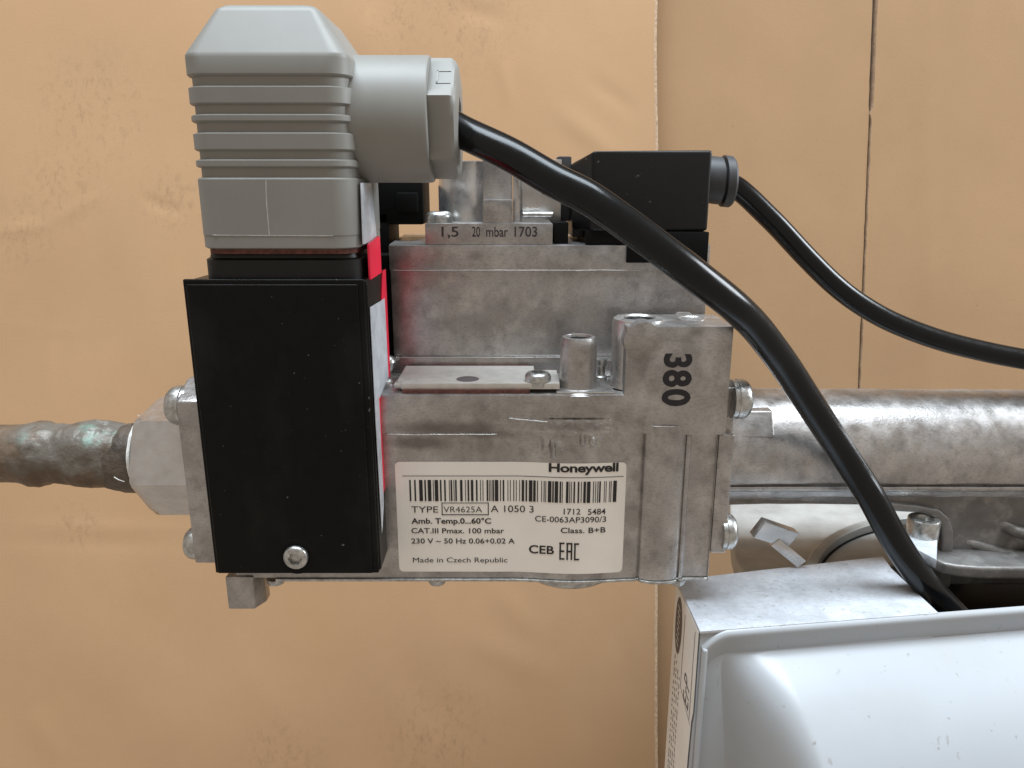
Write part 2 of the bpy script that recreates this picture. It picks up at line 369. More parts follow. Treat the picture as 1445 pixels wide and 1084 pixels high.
CRE = [(0,330,70,315,8,2.2), (70,315,150,270,8,1.6), (200,280,260,300,6,-2.2), (560,330,640,480,16,-1.6), (620,280,760,330,14,1.6),
       (500,0,540,120,30,2.4), (640,10,720,30,12,-2.2), (700,60,720,150,10,1.5), (780,150,880,230,16,2.4), (830,110,900,160,12,-1.6),
       (0,740,300,748,7,1.1), (0,765,260,770,6,-0.9), (40,1000,90,1084,20,1.4), (560,930,640,1040,26,-2.0), (650,900,800,960,22,1.6), (350,930,420,1060,26,1.3),
       (60,560,80,420,9,0.9), (690,820,760,900,18,1.4), (0,460,130,470,4,0.5), (860,860,900,1000,20,-1.2)]
def wr_front(px, py):
    h = 4.5*nz(px,py,330,1)+0.9*nz(px,py,120,2)+0.12*nz(px,py,38,3)
    for cz in CRE: h += seg_crease(px, py, *cz)
    return h
def wr_back(px, py): return 2.2*nz(px,py,300,7)+0.9*nz(px,py,110,8)+1.6*math.exp(-((px-1310-6*nz(px,py,200,3))/16)**2)*0.6
def jag(y): return 1.2*nz(y, 3, 17, 5)+0.7*nz(y, 9, 6, 6)
def edge_main(y): return 927.5+1.6*nz(y,1,150,9)+jag(y)*0.45
T1 = 1850
f_, e_ = board('cardboard_sheet', T1, -160, 928, -150, 1230, M['cardf'], 26, wr_front, 210, 190, edge_r=edge_main)
def lip(u, v):
    py = -150+1380*v; px = edge_main(py)-3.6*(1-u)+0.2
    return PT(px, py, T1)+Vector((0,-CT,ST))*(wr_front(px, py)+1.4*u+0.15)
e_.grid(lip, 3, 260)
q = thing('cardboard_sheet', PT(400,1230,T1), 'scuffed light brown cardboard sheet behind the valve, left of the vertical edge', 'cardboard')
f_.build('front_liner', M['cardf'], q); e_.build('cut_edge', M['cardedge'], q)
T2 = 1904
def seam(y):
    s_ = 1237-22*(y/540.0)
    return s_
f_, e_ = board('cardboard_sheet', T2, 860, 1235, -150, 1230, M['card'], 22, wr_back, 70, 120, edge_r=lambda y: seam(y)-(5.5 if y < 155 else 4.2)+jag(y+40)*0.5)
q = thing('cardboard_sheet', PT(1100,1230,T2), 'plain brown cardboard panel between the scuffed sheet and the ragged seam', 'cardboard')
f_.build('front_liner', M['card'], q); e_.build('cut_edge', M['cardedge'], q)
f_, e_ = board('cardboard_sheet', T2-2, 1235, 1620, -150, 1230, M['card'], 22, wr_back, 70, 160,
               edge_l=lambda y: seam(y)+(1.8 if y < 155 else -0.2+(-2.0 if y < 165 else 0))+jag(y))
q = thing('cardboard_sheet', PT(1450,1230,T2), 'plain brown cardboard panel at the far right, beyond the ragged seam', 'cardboard')
f_.build('front_liner', M['card'], q); e_.build('cut_edge', M['cardedge'], q)

# ================================================================== the gas valve
GV = thing('gas_valve', (0, 60, -304), 'cast aluminium gas control valve with black coil and white rating label, in the centre', 'gas valve')
def surf(X):                       # front of the lower casting: Y at X
    y = 0.0
    if 0 < X < 190: y -= 7*(0.5-0.5*math.cos(2*math.pi*(X/190)))**0.9
    if 191 < X < 249: y -= 9*math.sqrt(max(0, math.sin(math.pi*(X-191)/58)))
    if 190 <= X < 191 or 249 <= X < 251.5: y += 3
    if 258 < X < 296: y += 3.5
    return y
# lower casting
prof = []; X = -418
xs = [-418]+[-418+i*20 for i in range(1, 21)]+[i*5 for i in range(0, 38)]+[190,190.5,191,192,194,197,201,206,212,220,228,234,239,243,246,248,249,249.6,251,252,258,259,262,290,295.5,296,297]
xs = sorted(set(xs))
prof = [(x, surf(x)) for x in xs]+[(297,190),(-418,190)]
m = MB(); zb = -304.0
m.prism(prof, 'z', zb, -60)
m.build('lower_casting', M['cast'], GV, bevel=1.2, seg=1, ang=50)
# raised upper band of the casting, its ledge broken where the flash was left
bl = [(P(470,612,0).x, -73), (-22,-73.5), (-20,-70), (-2,-54), (20,-50), (60,-51), (95,-57), (130,-60), (160,-66), (175,-71), (215,-74), (297,-74)]
TZ = P(960,461,-5).z
tx0 = P(883,500,-5).x; tx1 = P(1035,470,-5).x
m = MB(); m.prism([(-418,-73)]+bl[1:]+[(tx1,-74),(tx1,TZ),(tx0,TZ),(tx0,-14.5),(-418,-14.5)], 'y', -5.5, 98)
m.prism([(-418,-73),(297,-73),(297,-14.6),(-418,-14.6)], 'y', 97, 190)
m.build('upper_casting', M['cast'], GV, bevel=1.6, seg=2, ang=40)
# rough flash below the band
m = MB()
def flash(u, v):
    x = -24+205*u; z = -50-(24+20*(0.5+0.5*nz(x,0,22,3)))*v
    e = min(u*12, (1-u)*8, 1)*min(1, (1-v)*3.5)
    h = e*(2.6+2.4*nz(x,z,11,1)+1.7*nz(x,z,4,2))
    return (x, min(surf(x)+1.5, surf(x)+0.6-max(0,h)), z)
m.grid(flash, 90, 26); 
fl = m.build('casting_flash', M['cast'], GV)
m = MB()
def pl(pts, r=0.8): m.tube([Vector(p) for p in pts], r, n=6, sub=3)
pl([(x, -5.9+0.5*nz(x,0,9,1), -73.2+0.9*nz(x,1,40,2)) for x in range(-178, -20, 12)])
pl([(x, -6.0+0.6*nz(x,0,9,1), -51.5-0.10*(x-20)+1.6*nz(x,1,30,2)) for x in range(-4, 150, 11)], 0.9)
m.build('parting_line', M['machined'], GV)
# casting drips
m = MB()
for (px, py, r, hh) in ((771,627,6,16),(789,626,8,14),(822,618,4,14),(781,636,4,18),(836,622,5,10)):
    c = P(px,py,surf(60)); 
    m.grid(lambda u, v, c=c, r=r, hh=hh: (c.x+(u-.5)*2.4*r, surf(c.x)+0.8-5.2*max(0,math.cos((u-.5)*math.pi))*max(0,math.cos((v-.5)*math.pi))**0.6*(1+0.5*nz(u*30+c.x,v*30,7,1)), c.z+(v-.5)*2*hh), 10, 12)
m.build('casting_drip', M['cast'], GV)
# end flanges with their screws
RF = MB(); RF.box((297.5, -2, -262), (320, 205, -74.6)); RF.box((tx1+0.5, 10, -80), (320, 205, -36)); RF.box((297.5,99,-40),(307,205,-14.5))
RF.build('end_flange', M['cast'], GV, bevel=3, seg=3)
LX0 = P(251,598,-22).x; 
LF = MB(); LF.prism([(-22,-268),(200,-268),(215,-40),(150,2),(20,2),(-22,-20)], 'x', LX0, -418.3)
LF.build('end_flange', M['cast'], GV, bevel=4, seg=3)
def side_screw(px, py, Y, X, sgn, r, h):
    q = P(px,py,Y); screw('flange_screw', (X, Y, q.z), (sgn,0,0), r, h, GV)
side_screw(1050,563,12, 320, 1, 29, 21)
side_screw(1028,750,14, 320, 1, 27, 17)
side_screw(240,572,10, LX0, -1, 29, 24)
side_screw(262,766,10, LX0, -1, 25, 23)
m = MB(); m.box((299,10,-58),(321,100,-8)); m.build('screw_boss', M['cast'], GV, bevel=6, seg=3)
# tower at the right
bc = Vector((P(901,451,46).x, 46, 0)); BT = max(P(901,450,46).z, TZ+4.6)
m = MB(); m.lathe([(36,-100+0),(36,-7),(34.5,-1.5),(31,0),(24,0.2),(22,-2),(21,-30)], (bc.x,bc.y,BT), n=44, fn=lambda rr, a, h: rr*1.04)
m.lathe([(40,-100),(36.5,-88)], (bc.x,bc.y,BT), n=44, fn=lambda rr, a, h: rr*1.04)
m.build('regulator_boss', M['machined'], GV)
m = MB(); m.lathe([(22,-3.2),(0.1,-3.0)], (bc.x,bc.y,BT), n=32, cap0=False); m.build('boss_hole', M['black'], GV)
m = MB(); q = P(908,482,-5); m.lathe([(27,-30),(27,0.5),(26.4,0.8),(0.1,0.9)], (q.x,-5.5,q.z), (0,-1,0), n=40)
m.build('boss_pad', M['cast'], GV)
q = PZ(977,451,TZ); m = MB(); m.lathe([(20,-5),(20,0.8),(18.5,1.4),(17.8,0.6),(1,0.5)], (q.x,q.y+6,TZ-0.2), n=36); m.build('sealed_plug', M['machined'], GV)
m = MB(); q = P(966,443,104); m.prism([(q.x-22,TZ-20),(q.x+22,TZ-20),(q.x+20,q.z-8),(q.x+8,q.z+2),(q.x-10,q.z+3),(q.x-18,q.z-4)], 'y', 99, 108)
m.build('cast_lug', M['machined'], GV, bevel=2)
# stamped number, reading downwards
m = MB(); qa = P(956,499,-6)
for ch, y0, y1, bo in (('3',499,519,0.03),('8',522,546,0.03),('0',549,573,0.03)):
    za = P(956,y0,-5.5).z; zb2 = P(956,y1,-5.5).z; xa = P(935,536,-5.5).x; xb = P(976,536,-5.5).x
    vs, fs = text_mesh(ch, 0.035)
    x0 = min(v.x for v in vs); x1 = max(v.x for v in vs); yy0 = min(v.y for v in vs); yy1 = max(v.y for v in vs)
    if ch == '3':
        xb -= 1
        fs = [f for f in fs if not all((vs[i].y-yy0)/(yy1-yy0) > 0.60 and (vs[i].x-x0)/(x1-x0) < 0.55 for i in f)]
    m.add([(xa+(v.y-yy0)/(yy1-yy0)*(xb-xa)+0.7*nz(v.x*60,v.y*60,9,1), -6.1, za-(v.x-x0)/(x1-x0)*(za-zb2)+0.7*nz(v.x*60,v.y*60,9,5)) for v in vs], fs)
m.build('stamped_number', M['stamp'], GV, norm=False, smooth=False)
# test nozzle
q = P(815,548,32); zt = P(815,474.5,32).z
m = MB(); H = zt+14.5
m.lathe([(40,-2),(34,1.5),(28.5,4),(26.8,9),(26.3,20),(26.3,H-16),(26.6,H-13),(26.2,H-6),(23.5,H-0.6),(22,H),(18.5,H),(17.8,H-1.5),(17.5,H-40)], (q.x,32,-14.5), n=40)
m.build('test_nozzle', M['cast'], GV)
m = MB(); m.lathe([(17.4,-4),(0.1,-3.8)], (q.x,32,zt), n=32, cap0=False); m.build('nozzle_bore', M['black'], GV)
m = MB(); m.prism([(q.x-33,-2),(q.x+50,-2),(q.x+50,70),(q.x-33,70)], 'z', -14.5, -11.2); m.build('nozzle_pad', M['machined'], GV, bevel=2)
# clamp plate on top with gasket, hole and screw
xa = P(558,550,2).x; xb = P(790,550,2).x; zpl = 0.0
m = MB(); x1 = P(566,550,2).x
m.prism([(x1,4),(xb,4),(xb,84),(xb-34,84),(xb-34,112),(xa,112),(xa,22),(x1,22)], 'z', -9.0, zpl)
m.prism([(xa-4,14),(x1+14,14),(x1+14,30),(xa-4,30)], 'z', -10.4, -4)
m.build('clamp_plate', M['plate'], GV, bevel=1.2, ang=50)
hq = PZ(660,535,zpl); m = MB(); m.lathe([(16.5,0.15),(15.5,0.5),(0.1,0.45)], (hq.x,hq.y,zpl), n=36); m.build('threaded_hole', M['print'], GV)
m = MB(); m.box((P(568,556,0).x,1,-14.5),(P(748,556,0).x,110,-9.0)); m.box((P(584,520,0).x,100,-10.4),(P(748,520,0).x,128,-3))
m.build('plate_gasket', M['gasket'], GV)
sq = PZ(759,537,zpl); screw('plate_screw', (sq.x,sq.y,zpl), (0,0,1), 19, 13, GV)
for (px, py, Y, r) in ((548,541,60,9),(549,510,115,10)):
    q = P(px,py,Y); m = MB(); m.lathe([(r,-20),(r,0),(r*.9,r*.5),(r*.5,r*.8),(0.1,r*.85)], (q.x,Y,q.z), (0.35,-0.5,0.8), n=20); m.build('cap_screw', M['zinc'], GV)
q = P(848,540,60); m = MB(); m.lathe([(9,0),(9,10),(6,12),(6,26),(8,28),(8,36)], (q.x,62,-14.5), n=20); m.build('set_screw', M['zinc'], GV)
m = MB(); m.box((P(830,505,118).x, 100, -14),(P(875,505,118).x,128,P(850,505,118).z)); m.build('back_ledge', M['machined'], GV, bevel=1.5)
# upper block
UY = 130
ux0 = P(553,430,UY).x; ux1 = P(996,430,UY).x; uz1 = P(650,345,UY).z; zc = P(650,382,UY-2).z; zl = P(650,504,UY-1).z
m = MB(); m.box((ux0,UY,-14),(ux1,300,uz1-20)); m.build('upper_block', M['cast'], GV, bevel=1.5)
m = MB(); m.prism([(UY-1.8,zc),(300,zc),(300,uz1+5),(215,uz1+3),(UY+8,uz1),(UY-1.0,uz1-1.5)], 'x', ux0-1, ux1+1); m.build('block_cap', M['cast'], GV, bevel=1.2)
m = MB(); m.box((ux0-1,UY-4,-14.3),(ux1,250,zl)); m.build('block_foot', M['cast'], GV, bevel=1.5)
m = MB()
pl([(x, UY-2.2, zc+0.3+0.5*nz(x,1,40,2)) for x in range(int(ux0)+4, int(ux1)-90, 20)], 0.7)
pl([(x, UY-4.2, zl+0.2) for x in range(int(ux0)+4, int(ux1)-60, 20)], 0.8)
m.build('parting_line', M['machined'], GV)
# dark shapes behind the coil
bx0 = P(529,290,190).x; bx1 = P(597,290,190).x
m = MB(); m.box((bx0,190,P(560,317,190).z),(bx1,290,P(560,255,190).z)); m.box((bx0,190,-14),(P(552,400,190).x,300,P(560,300,190).z))
m.box((P(560,300,180).x, 175, P(560,300,180).z),(P(590,300,180).x, 192, P(560,272,180).z))
m.box((ux0-44,150,-14),(ux0-2,200,P(540,360,150).z))
m.build('rear_coil', M['black'], GV, bevel=3)
# parts on top of the block
mx0 = P(600,330,UY+2).x; mx1 = P(780,330,UY+2).x; mz = P(690,315.5,UY+2).z
m = MB(); m.box((mx0,UY+2,uz1-1),(mx1,UY+75,mz)); m.build('pressure_plate', M['cast'], GV, bevel=1.6)
m = MB(); xa = P(622,330,UY+1.4).x; xb = P(758,330,UY+1.4).x; za = P(690,334,UY+1.4).z; zb2 = P(690,319,UY+1.4).z
for w_, u0, u1 in (('1,5',623,647),('. .',651,662),('20',666,677.5),('mbar',686,717),('1703',726,758)):
    a0 = P(u0,330,UY+1.4).x; a1 = P(u1,330,UY+1.4).x
    if w_ == '. .': continue
    lettering(m, w_, lambda u, v, a0=a0: (a0+u+0.5*nz(u,v,3,1), UY+1.4, za+v+0.5*nz(u,v,3,4)), a1-a0, (zb2-za)*(0.92), 0.012)
m.build('jet_printed_text', M['stampgrey'], GV, norm=False, smooth=False)
zq = P(700,282,UY+14).z; m = MB(); m.box((P(681,300,UY+6).x,UY+6,mz-4),(P(723.5,300,UY+6).x,UY+60,zq)); m.build('front_boss', M['cast'], GV, bevel=3)
zq2 = P(700,220,UY+52).z; m = MB(); m.box((P(681,250,UY+52).x,UY+52,mz-4),(P(723,250,UY+52).x,UY+110,zq2)); m.build('middle_boss', M['cast'], GV, bevel=3)
zq3 = P(660,227,UY+75).z; m = MB(); q = P(660,270,UY+110)
m.lathe([(48,-100),(48,-zq3+zq3-38),(46.5,-36),(46.5,-1),(45,0),(1,0)], (q.x,UY+112,zq3), n=48); m.build('round_boss', M['machined'], GV)
m = MB(); xa = P(724,280,UY+60).x; xb = P(792,280,UY+60).x; zt2 = P(760,225,UY+60).z
m.prism([(xa,UY+50),(xa+11,UY+50),(xa+14,UY+62),(xb,UY+62),(xb,UY+120),(xa,UY+120)], 'z', mz-2, zt2); m.build('stepped_boss', M['machined'], GV, bevel=1.5)
q = P(770,267,UY+60); m = MB(); m.lathe([(9,0.2),(8,0.6),(0.1,0.4)], (q.x,UY+62,q.z), (0,-1,0), n=24); m.build('vent_hole', M['black'], GV)
qa = P(737,303,UY+45); qb = P(781,303,UY+45); m = MB(); m.lathe([(3.6,0),(4.6,1.2),(4.6,qb.x-qa.x-1),(3.6,qb.x-qa.x)], qa, (1,0,0), n=16); m.build('spring_pin', M['zinc'], GV)
q = P(620,314,UY+40); screw('plate_screw', (q.x,UY+42,mz), (0,0,1), 21, 17, GV)
m = MB(); m.box((P(781.5,330,UY+8).x,UY+8,uz1),(P(802,330,UY+8).x,UY+60,P(790,314,UY+8).z)); m.build('cable_stop', M['black'], GV, bevel=1)
m = MB(); m.box((P(786,225,UY+90).x,UY+80,mz),(P(806,225,UY+90).x,UY+120,P(795,221,UY+90).z)); m.build('rear_rib', M['greyrubber'], GV, bevel=3)
# black terminal cover and its base
CY = 126
cx0 = P(836,270,CY).x; cx1 = P(1002,270,CY).x; cz1 = P(920,212,CY).z; cz0 = P(920,326,CY).z; 
xl = P(808,270,CY+45).x
def rrect(x0, x1, y0, y1, r, z, n=6, cut=None):
    pts = []
    for (cx, cy, a0) in ((x1-r,y1-r,0),(x0+r,y1-r,90),(x0+r,y0+r,180),(x1-r,y0+r,270)):
        for i in range(n+1):
            a = R(a0+90*i/n); pts.append(Vector((cx+r*math.cos(a), cy+r*math.sin(a), z)))
    return pts
m = MB(); m.prism([(cx0,CY),(cx1,CY),(cx1,CY+150),(xl,CY+150),(xl,CY+42)], 'z', cz0-0, cz1)
for v in m.v:
    if v.z > cz1-1 and v.x < cx0-5: v.z -= 17
m.f = [f for f in m.f if True]
m.build('terminal_cover', M['blackcover'], GV, bevel=5, seg=3, ang=20)
m = MB(); m.box((cx0-8,CY+4,uz1+0.5),(cx1-4,CY+150,cz0+1)); m.box((P(885,340,CY-1).x,CY-2,P(960,371,CY-1).z),(P(1000,340,CY-1).x,CY+150,cz0-1.5))
m.build('cover_base', M['black'], GV, bevel=1.5)
m = MB(); m.box((xl+1,CY+44,uz1+8),(cx0+2,CY+140,cz0+22)); m.build('cover_skirt', M['blackcover'], GV, bevel=2)
# sheet metal bottom plate with its bowl, and screws below
out = [(x, surf(x)-3.2) for x in xs if x > P(372,815,0).x]+[(292,190),(P(372,815,0).x,190)]
m = MB(); m.prism(out, 'z', -308.5, -304.3); m.build('bottom_plate', M['zinc'], GV, bevel=0.8, seg=1, ang=50)
q = PZ(808,828,-308.6)
m = MB(); m.lathe([(82,0),(81,6),(77,12),(70,17),(58,21),(40,24),(1,25)], (q.x, 74, -308.5), (0,0,-1), n=48); m.build('bottom_bowl', M['zinc'], GV)
for px in (390,617,955):
    q = P(px,822,10); m = MB(); m.lathe([(14,0),(14,5),(12,9),(7,11),(1,11.5)], (q.x,10,-308.5), (0,0,-1), n=24); m.build('bottom_rivet', M['zinc'], GV)
fa = P(318,820,-4); fb = P(357,835,-4); fc = P(376,835,20); fz = P(340,860,-4).z
m = MB(); m.prism([(fa.x,-4),(fb.x,-4),(fc.x,18),(fc.x,36),(fa.x,36)], 'z', fz, -300); m.build('mounting_foot', M['cast'], GV, bevel=3, seg=3, ang=25)

# rating label with its print
LX = P(557,651,0).x; RX = P(884.5,651,-2).x; LZ1 = P(700,651.5,0).z; LZ0 = P(600,806.5,0).z
def lab(x, z, off=0.5): return (x, surf(x)-0.25-off, z)
def labgrid(u, v):
    x = LX+(RX-LX)*u; z = LZ0+(LZ1-LZ0)*v
    return lab(x, z, 0.25+0.25*nz(x,z,40,2))
m = MB()
nU, nV = 80, 40
m.grid(labgrid, nU, nV)
rr = 7.0
for v in m.v:                      # rounded corners
    for cxx, sx in ((LX+rr,-1),(RX-rr,1)):
        for czz, sz in ((LZ0+rr,-1),(LZ1-rr,1)):
            dx, dz = (v.x-cxx)*sx, (v.z-czz)*sz
            if dx > 0 and dz > 0:
                m_ = max(dx, dz); l_ = math.hypot(dx, dz)
                if l_ > 0: v.x = cxx+sx*dx*m_/l_; v.z = czz+sz*dz*m_/l_
LAB = m.build('rating_label', M['label'], GV, norm=False)
def zx(a): return 540+a/4.014
def zy(b): return 640+b/4.014
def lp(a, b):                      # point of the label as read off the enlarged photograph
    x = P(zx(a), zy(b), -1).x
    return P(zx(a), zy(b), surf(x)-1)
def ltext(mb, body, a0, a1, base, top, bold=0.0, spacing=1.0):
    p0 = lp(a0, base); p1 = lp(a1, base); pt = lp((a0+a1)/2, base); pt2 = lp((a0+a1)/2, top)
    x0 = p0.x; wd = p1.x-p0.x; z0 = pt.z; h = pt2.z-pt.z
    lettering(mb, body, lambda u, v: lab(x0+u, z0+v, 0.85), wd, h, bold, spacing)
def lrect(mb, a0, b0, a1, b1, n=1):
    am = (a0+a1)/2
    x0 = lp(a0,b1).x; x1 = lp(a1,b1).x; z1 = lp(am,b0).z; z0 = lp(am,b1).z
    mb.grid(lambda u, v: lab(x0+(x1-x0)*u, z0+(z1-z0)*v, 0.85), n, 1)
m = MB()
ltext(m, 'Honeywell', 940, 1335, 106, 60, 0.03, 0.95)
lrect(m, 112, 126, 1365, 129.5, 60)
BAR = "3311132331122113314113122412113312142133111214311213312111112113212142111213321113113231213412112131214113131121132214"
rb = random.Random(11); a = 152.0; seq = []
while True:
    wb = rb.choice((4,4,5,9,9,14,20)); ws = rb.choice((5,6,8,10,10,15,19))
    seq.append((wb, ws))
    if sum(x+y for x, y in seq) > 1173: break
k = 1173/(sum(x+y for x, y in seq)-seq[-1][1])
zt_, zb_ = lp(500,150).z, lp(500,270).z
for wb, ws in seq:
    x0 = lp(a,210).x; x1 = lp(a+wb*k,210).x
    m.grid(lambda u, v: lab(x0+(x1-x0)*u, zb_+(zt_-zb_)*v, 0.85), 1, 1)
    a += (wb+ws)*k
ltext(m, 'TYPE', 163, 315, 335, 300)
ltext(m, 'VR4625A', 345, 563, 334, 301, -0.006)
for r_ in ((335,279,600,283),(335,345,600,350),(335,279,340,350),(596,279,601,350)): lrect(m, *r_, n=8)
ltext(m, 'A 1050 3', 612, 855, 332, 295)
ltext(m, '1712', 1025, 1120, 346, 314, 0.006)
ltext(m, '5484', 1162, 1262, 346, 314, 0.006)
ltext(m, 'Amb. Temp.0...60\u00b0C', 163, 615, 397, 368, 0.022)
ltext(m, 'CE-0063AP3090/3', 863, 1265, 392, 361, 0.004)
ltext(m, 'CAT.III Pmax. 100 mbar', 163, 688, 452, 424, 0.012)
ltext(m, 'Class. B+B', 1008, 1262, 451, 422, 0.012)
ltext(m, '230 V ~ 50 Hz 0.06+0.02 A', 163, 748, 510, 482, 0.010)
ltext(m, 'CEB', 828, 970, 567, 523, 0.018)
ltext(m, 'Made in Czech Republic', 172, 707, 617, 590, 0.0)
for r_ in ((1000,505,1009,602),(1000,505,1030,514),(1000,549,1028,559),(1000,593,1030,602),
           (1040,507,1049,604),(1064,507,1073,604),(1040,507,1073,516),(1040,551,1073,561),
           (1083,509,1092,606),(1083,509,1113,518),(1083,597,1113,606)): lrect(m, *r_)
m.build('label_print', M['ink'], LAB, norm=False, smooth=False)

# ------------------------------------------------------------------ solenoid coil
KX0, KX1 = -421, -187
KZ1 = P(400,394.5,-64).z; KZ0 = P(400,810,-64).z
SC = thing('solenoid_coil', ((KX0+KX1)/2, 0, KZ0), 'x', 'x')
bpy.data.objects.remove(SC)
m = MB(); m.box((KX0+3,-56,KZ0+1),(KX1,86,KZ1-2)); COIL = m.build('solenoid_coil', M['blackmetal'], GV, bevel=3, seg=3)
m = MB(); m.box((KX0,-62,KZ0),(KX1-2,-55.5,KZ1)); COVER = m.build('coil_cover', M['blackmetal'], COIL, bevel=2.4, seg=3)
m = MB(); m.box((KX0+5,-66,KZ0+1.5),(KX1-10,-61.5,KZ1-6)); m.build('cover_panel', M['blackmetal'], COIL, bevel=2.2, seg=3)
q = P(418,785.5,-66)
m = MB(); m.lathe([(27,0),(26.4,0.35),(20,0.5),(19.6,0.2)], (q.x,-66,q.z), (0,-1,0), n=40); m.build('screw_recess', M['black'], COIL)
screw('cover_screw', (q.x,-66.2,q.z), (0,-1,0), 17.5, 8, COIL, socket=0.5, n=36)
# red face and pale label on the right flank
zb_t = P(540,378,60).z
m = MB(); m.prism([(86.5,-14),(86.5,KZ1-2.5),(60,KZ1-2.5),(40,P(535,425,40).z),(-12,P(535,440,0).z),(-24,P(545,600,-20).z),(-24,P(545,700,-20).z),(-1,P(545,690,-5).z),(-1,-14)], 'x', KX1-0.5, KX1+1.2)
m.build('red_face', M['redp'], COIL, smooth=False)
m = MB(); m.prism([(-50,P(525,434,-50).z),(62,P(535,421,62).z),(66,-13),(-19,-16),(-19,P(547,705,-8).z),(-44,P(540,752,-44).z),(-50,P(533,600,-50).z)], 'x', KX1+1.3, KX1+2.0)
m.build('flank_label', M['silverlabel'], COIL, smooth=False)
m = MB(); m.prism([(-32,KZ1-4),(52,KZ1-4),(52,P(536,337,52).z),(46,P(534,333,46).z),(-32,P(520,345,-32).z)], 'x', KX1-1.5, KX1+1.0); m.build('red_tab', M['redp'], COIL, smooth=False)
m = MB(); m.prism([(-44,P(511,345,-44).z),(50,P(531,338,50).z),(26,P(526,258,26).z),(-38,P(513,258,-38).z)], 'x', KX1-5.5, KX1-3); m.build('grey_tab', M['silverlabel'], COIL, bevel=0.8)
# black connector base under the plug
m = MB(); zc0 = KZ1-4; zc1 = P(400,354,-52).z
m.loft([rrect(-400,-196,-52,110,26,zc0), rrect(-400,-196,-52,110,26,zc0+27), rrect(-396,-200,-48,106,24,zc0+29.5), rrect(-394,-202,-46,104,24,zc1+1)])
m.build('connector_base', M['blackcover'], COIL)

# ================================================================== DIN plug on top of the coil
PX0, PX1, PY0, PY1 = -398, -196, -60, 138
PL = thing('cable_plug', ((PX0+PX1)/2, 40, zc1), 'light grey ribbed cable plug with hexagonal gland nut standing on the black coil', 'plug')
m = MB(); m.loft([rrect(PX0+5,PX1-5,PY0+7,PY1-5,24,zc1-4), rrect(PX0+5,PX1-5,PY0+7,PY1-5,24,zc1+3)]); m.build('plug_gasket', M['gasket'], PL)
def zf(y): return P(370,y,PY0).z
rings = []
def ring(z, ins, r=28, yins=None): rings.append(rrect(PX0+ins, PX1-ins, PY0+(ins if yins is None else yins), PY1-ins, r, z, 8))
ring(zf(352), 3); ring(zf(350), 0.5); ring(zf(333), 0.5); ring(zf(332.3), 0); ring(zf(253), 0); ring(zf(251), 1.5); ring(zf(250), 4.2)
def grv(y0, y1):                   # recess between y0 (lower) and y1 (upper)
    ring(zf(y0-1.5), 4.2); ring(zf(y1+1.2), 4.2); ring(zf(y1+0.3), 4.2); ring(zf(y1), 1.6)
def rib(y0, y1, d0=0):
    ring(zf(y0), 1.6); ring(zf(y0-2), d0); ring(zf(y1+2.5), d0); ring(zf(y1+0.8), 1.8); ring(zf(y1), 4.2)
ring(zf(235), 4.2); rib(236, 224); ring(zf(213), 4.2); rib(212, 186); ring(zf(172.5), 4.2); rib(171.5, 160); ring(zf(147.5), 4.2); rib(146.5, 120); ring(zf(106.5), 4.2)
ring(zf(105.5), 1.6); ring(zf(103), 0); ring(zf(80), 0); ring(zf(75), 1.5, 22)
# hipped cap
ztop = P(370,9,-27).z
def cap(t):                        # t 0..1 from the eaves to the top
    z = zf(75)+(ztop-zf(75))*t
    return rrect(PX0+1.5+36*t, PX1-1.5-40*t, PY0+1.5+33*t, PY1-1.5-20*t, 21-11*t, z, 8)
for t in (0.04,0.3,0.6,0.9,0.965): rings.append(cap(t))
z9 = ztop; rings.append([v+Vector((0,0,2.5)) for v in rrect(PX0+42,PX1-46,PY0+39,PY1-26,14,z9,8)])
rings.append([v+Vector((0,0,4)) for v in rrect(PX0+50,PX1-54,PY0+48,PY1-34,10,z9,8)])
m = MB(); m.loft(rings); m.build('housing', M['grey'], PL)
# thin mould line
m = MB(); a_ = P(375,252,PY0); b2 = P(380,333,PY0)
m.tube([a_+Vector((0,0.2,0)), P(376,285,PY0)+Vector((0,0.2,0)), b2+Vector((0,0.2,0))], 0.7, n=6, sub=4); 
m.tube([P(300,332,PY0)+Vector((0,0.3,0)), P(470,333,PY0)+Vector((0,0.3,0))], 0.55, n=6, sub=4); m.build('mould_line', M['scratch'], PL)
m = MB(); m.prism([(lambda q: (q.x,q.z))(P(*p,60)) for p in ((466,36),(474,43),(493,79),(478,79),(464,50))], 'y', 58, 80)
m.build('rear_flap_gap', M['greyrubber'], PL, bevel=1.5)  # rear flap of the cap, coloured dark to stand for the shaded gap
GY = 36; gz = (P(545,79,GY).z+P(545,258,GY).z)/2; GR = (P(545,79,GY).z-P(545,258,GY).z)/2
gx0 = PX1-20; gx1 = P(602,170,GY-80).x
m = MB(); m.lathe([(GR*1.0,0),(GR,gx1-gx0-3.5),(GR-1.2,gx1-gx0-1),(GR-4,gx1-gx0),(20,gx1-gx0)], (gx0,GY,gz), (1,0,0), n=64)
m.build('cable_gland', M['grey'], PL)
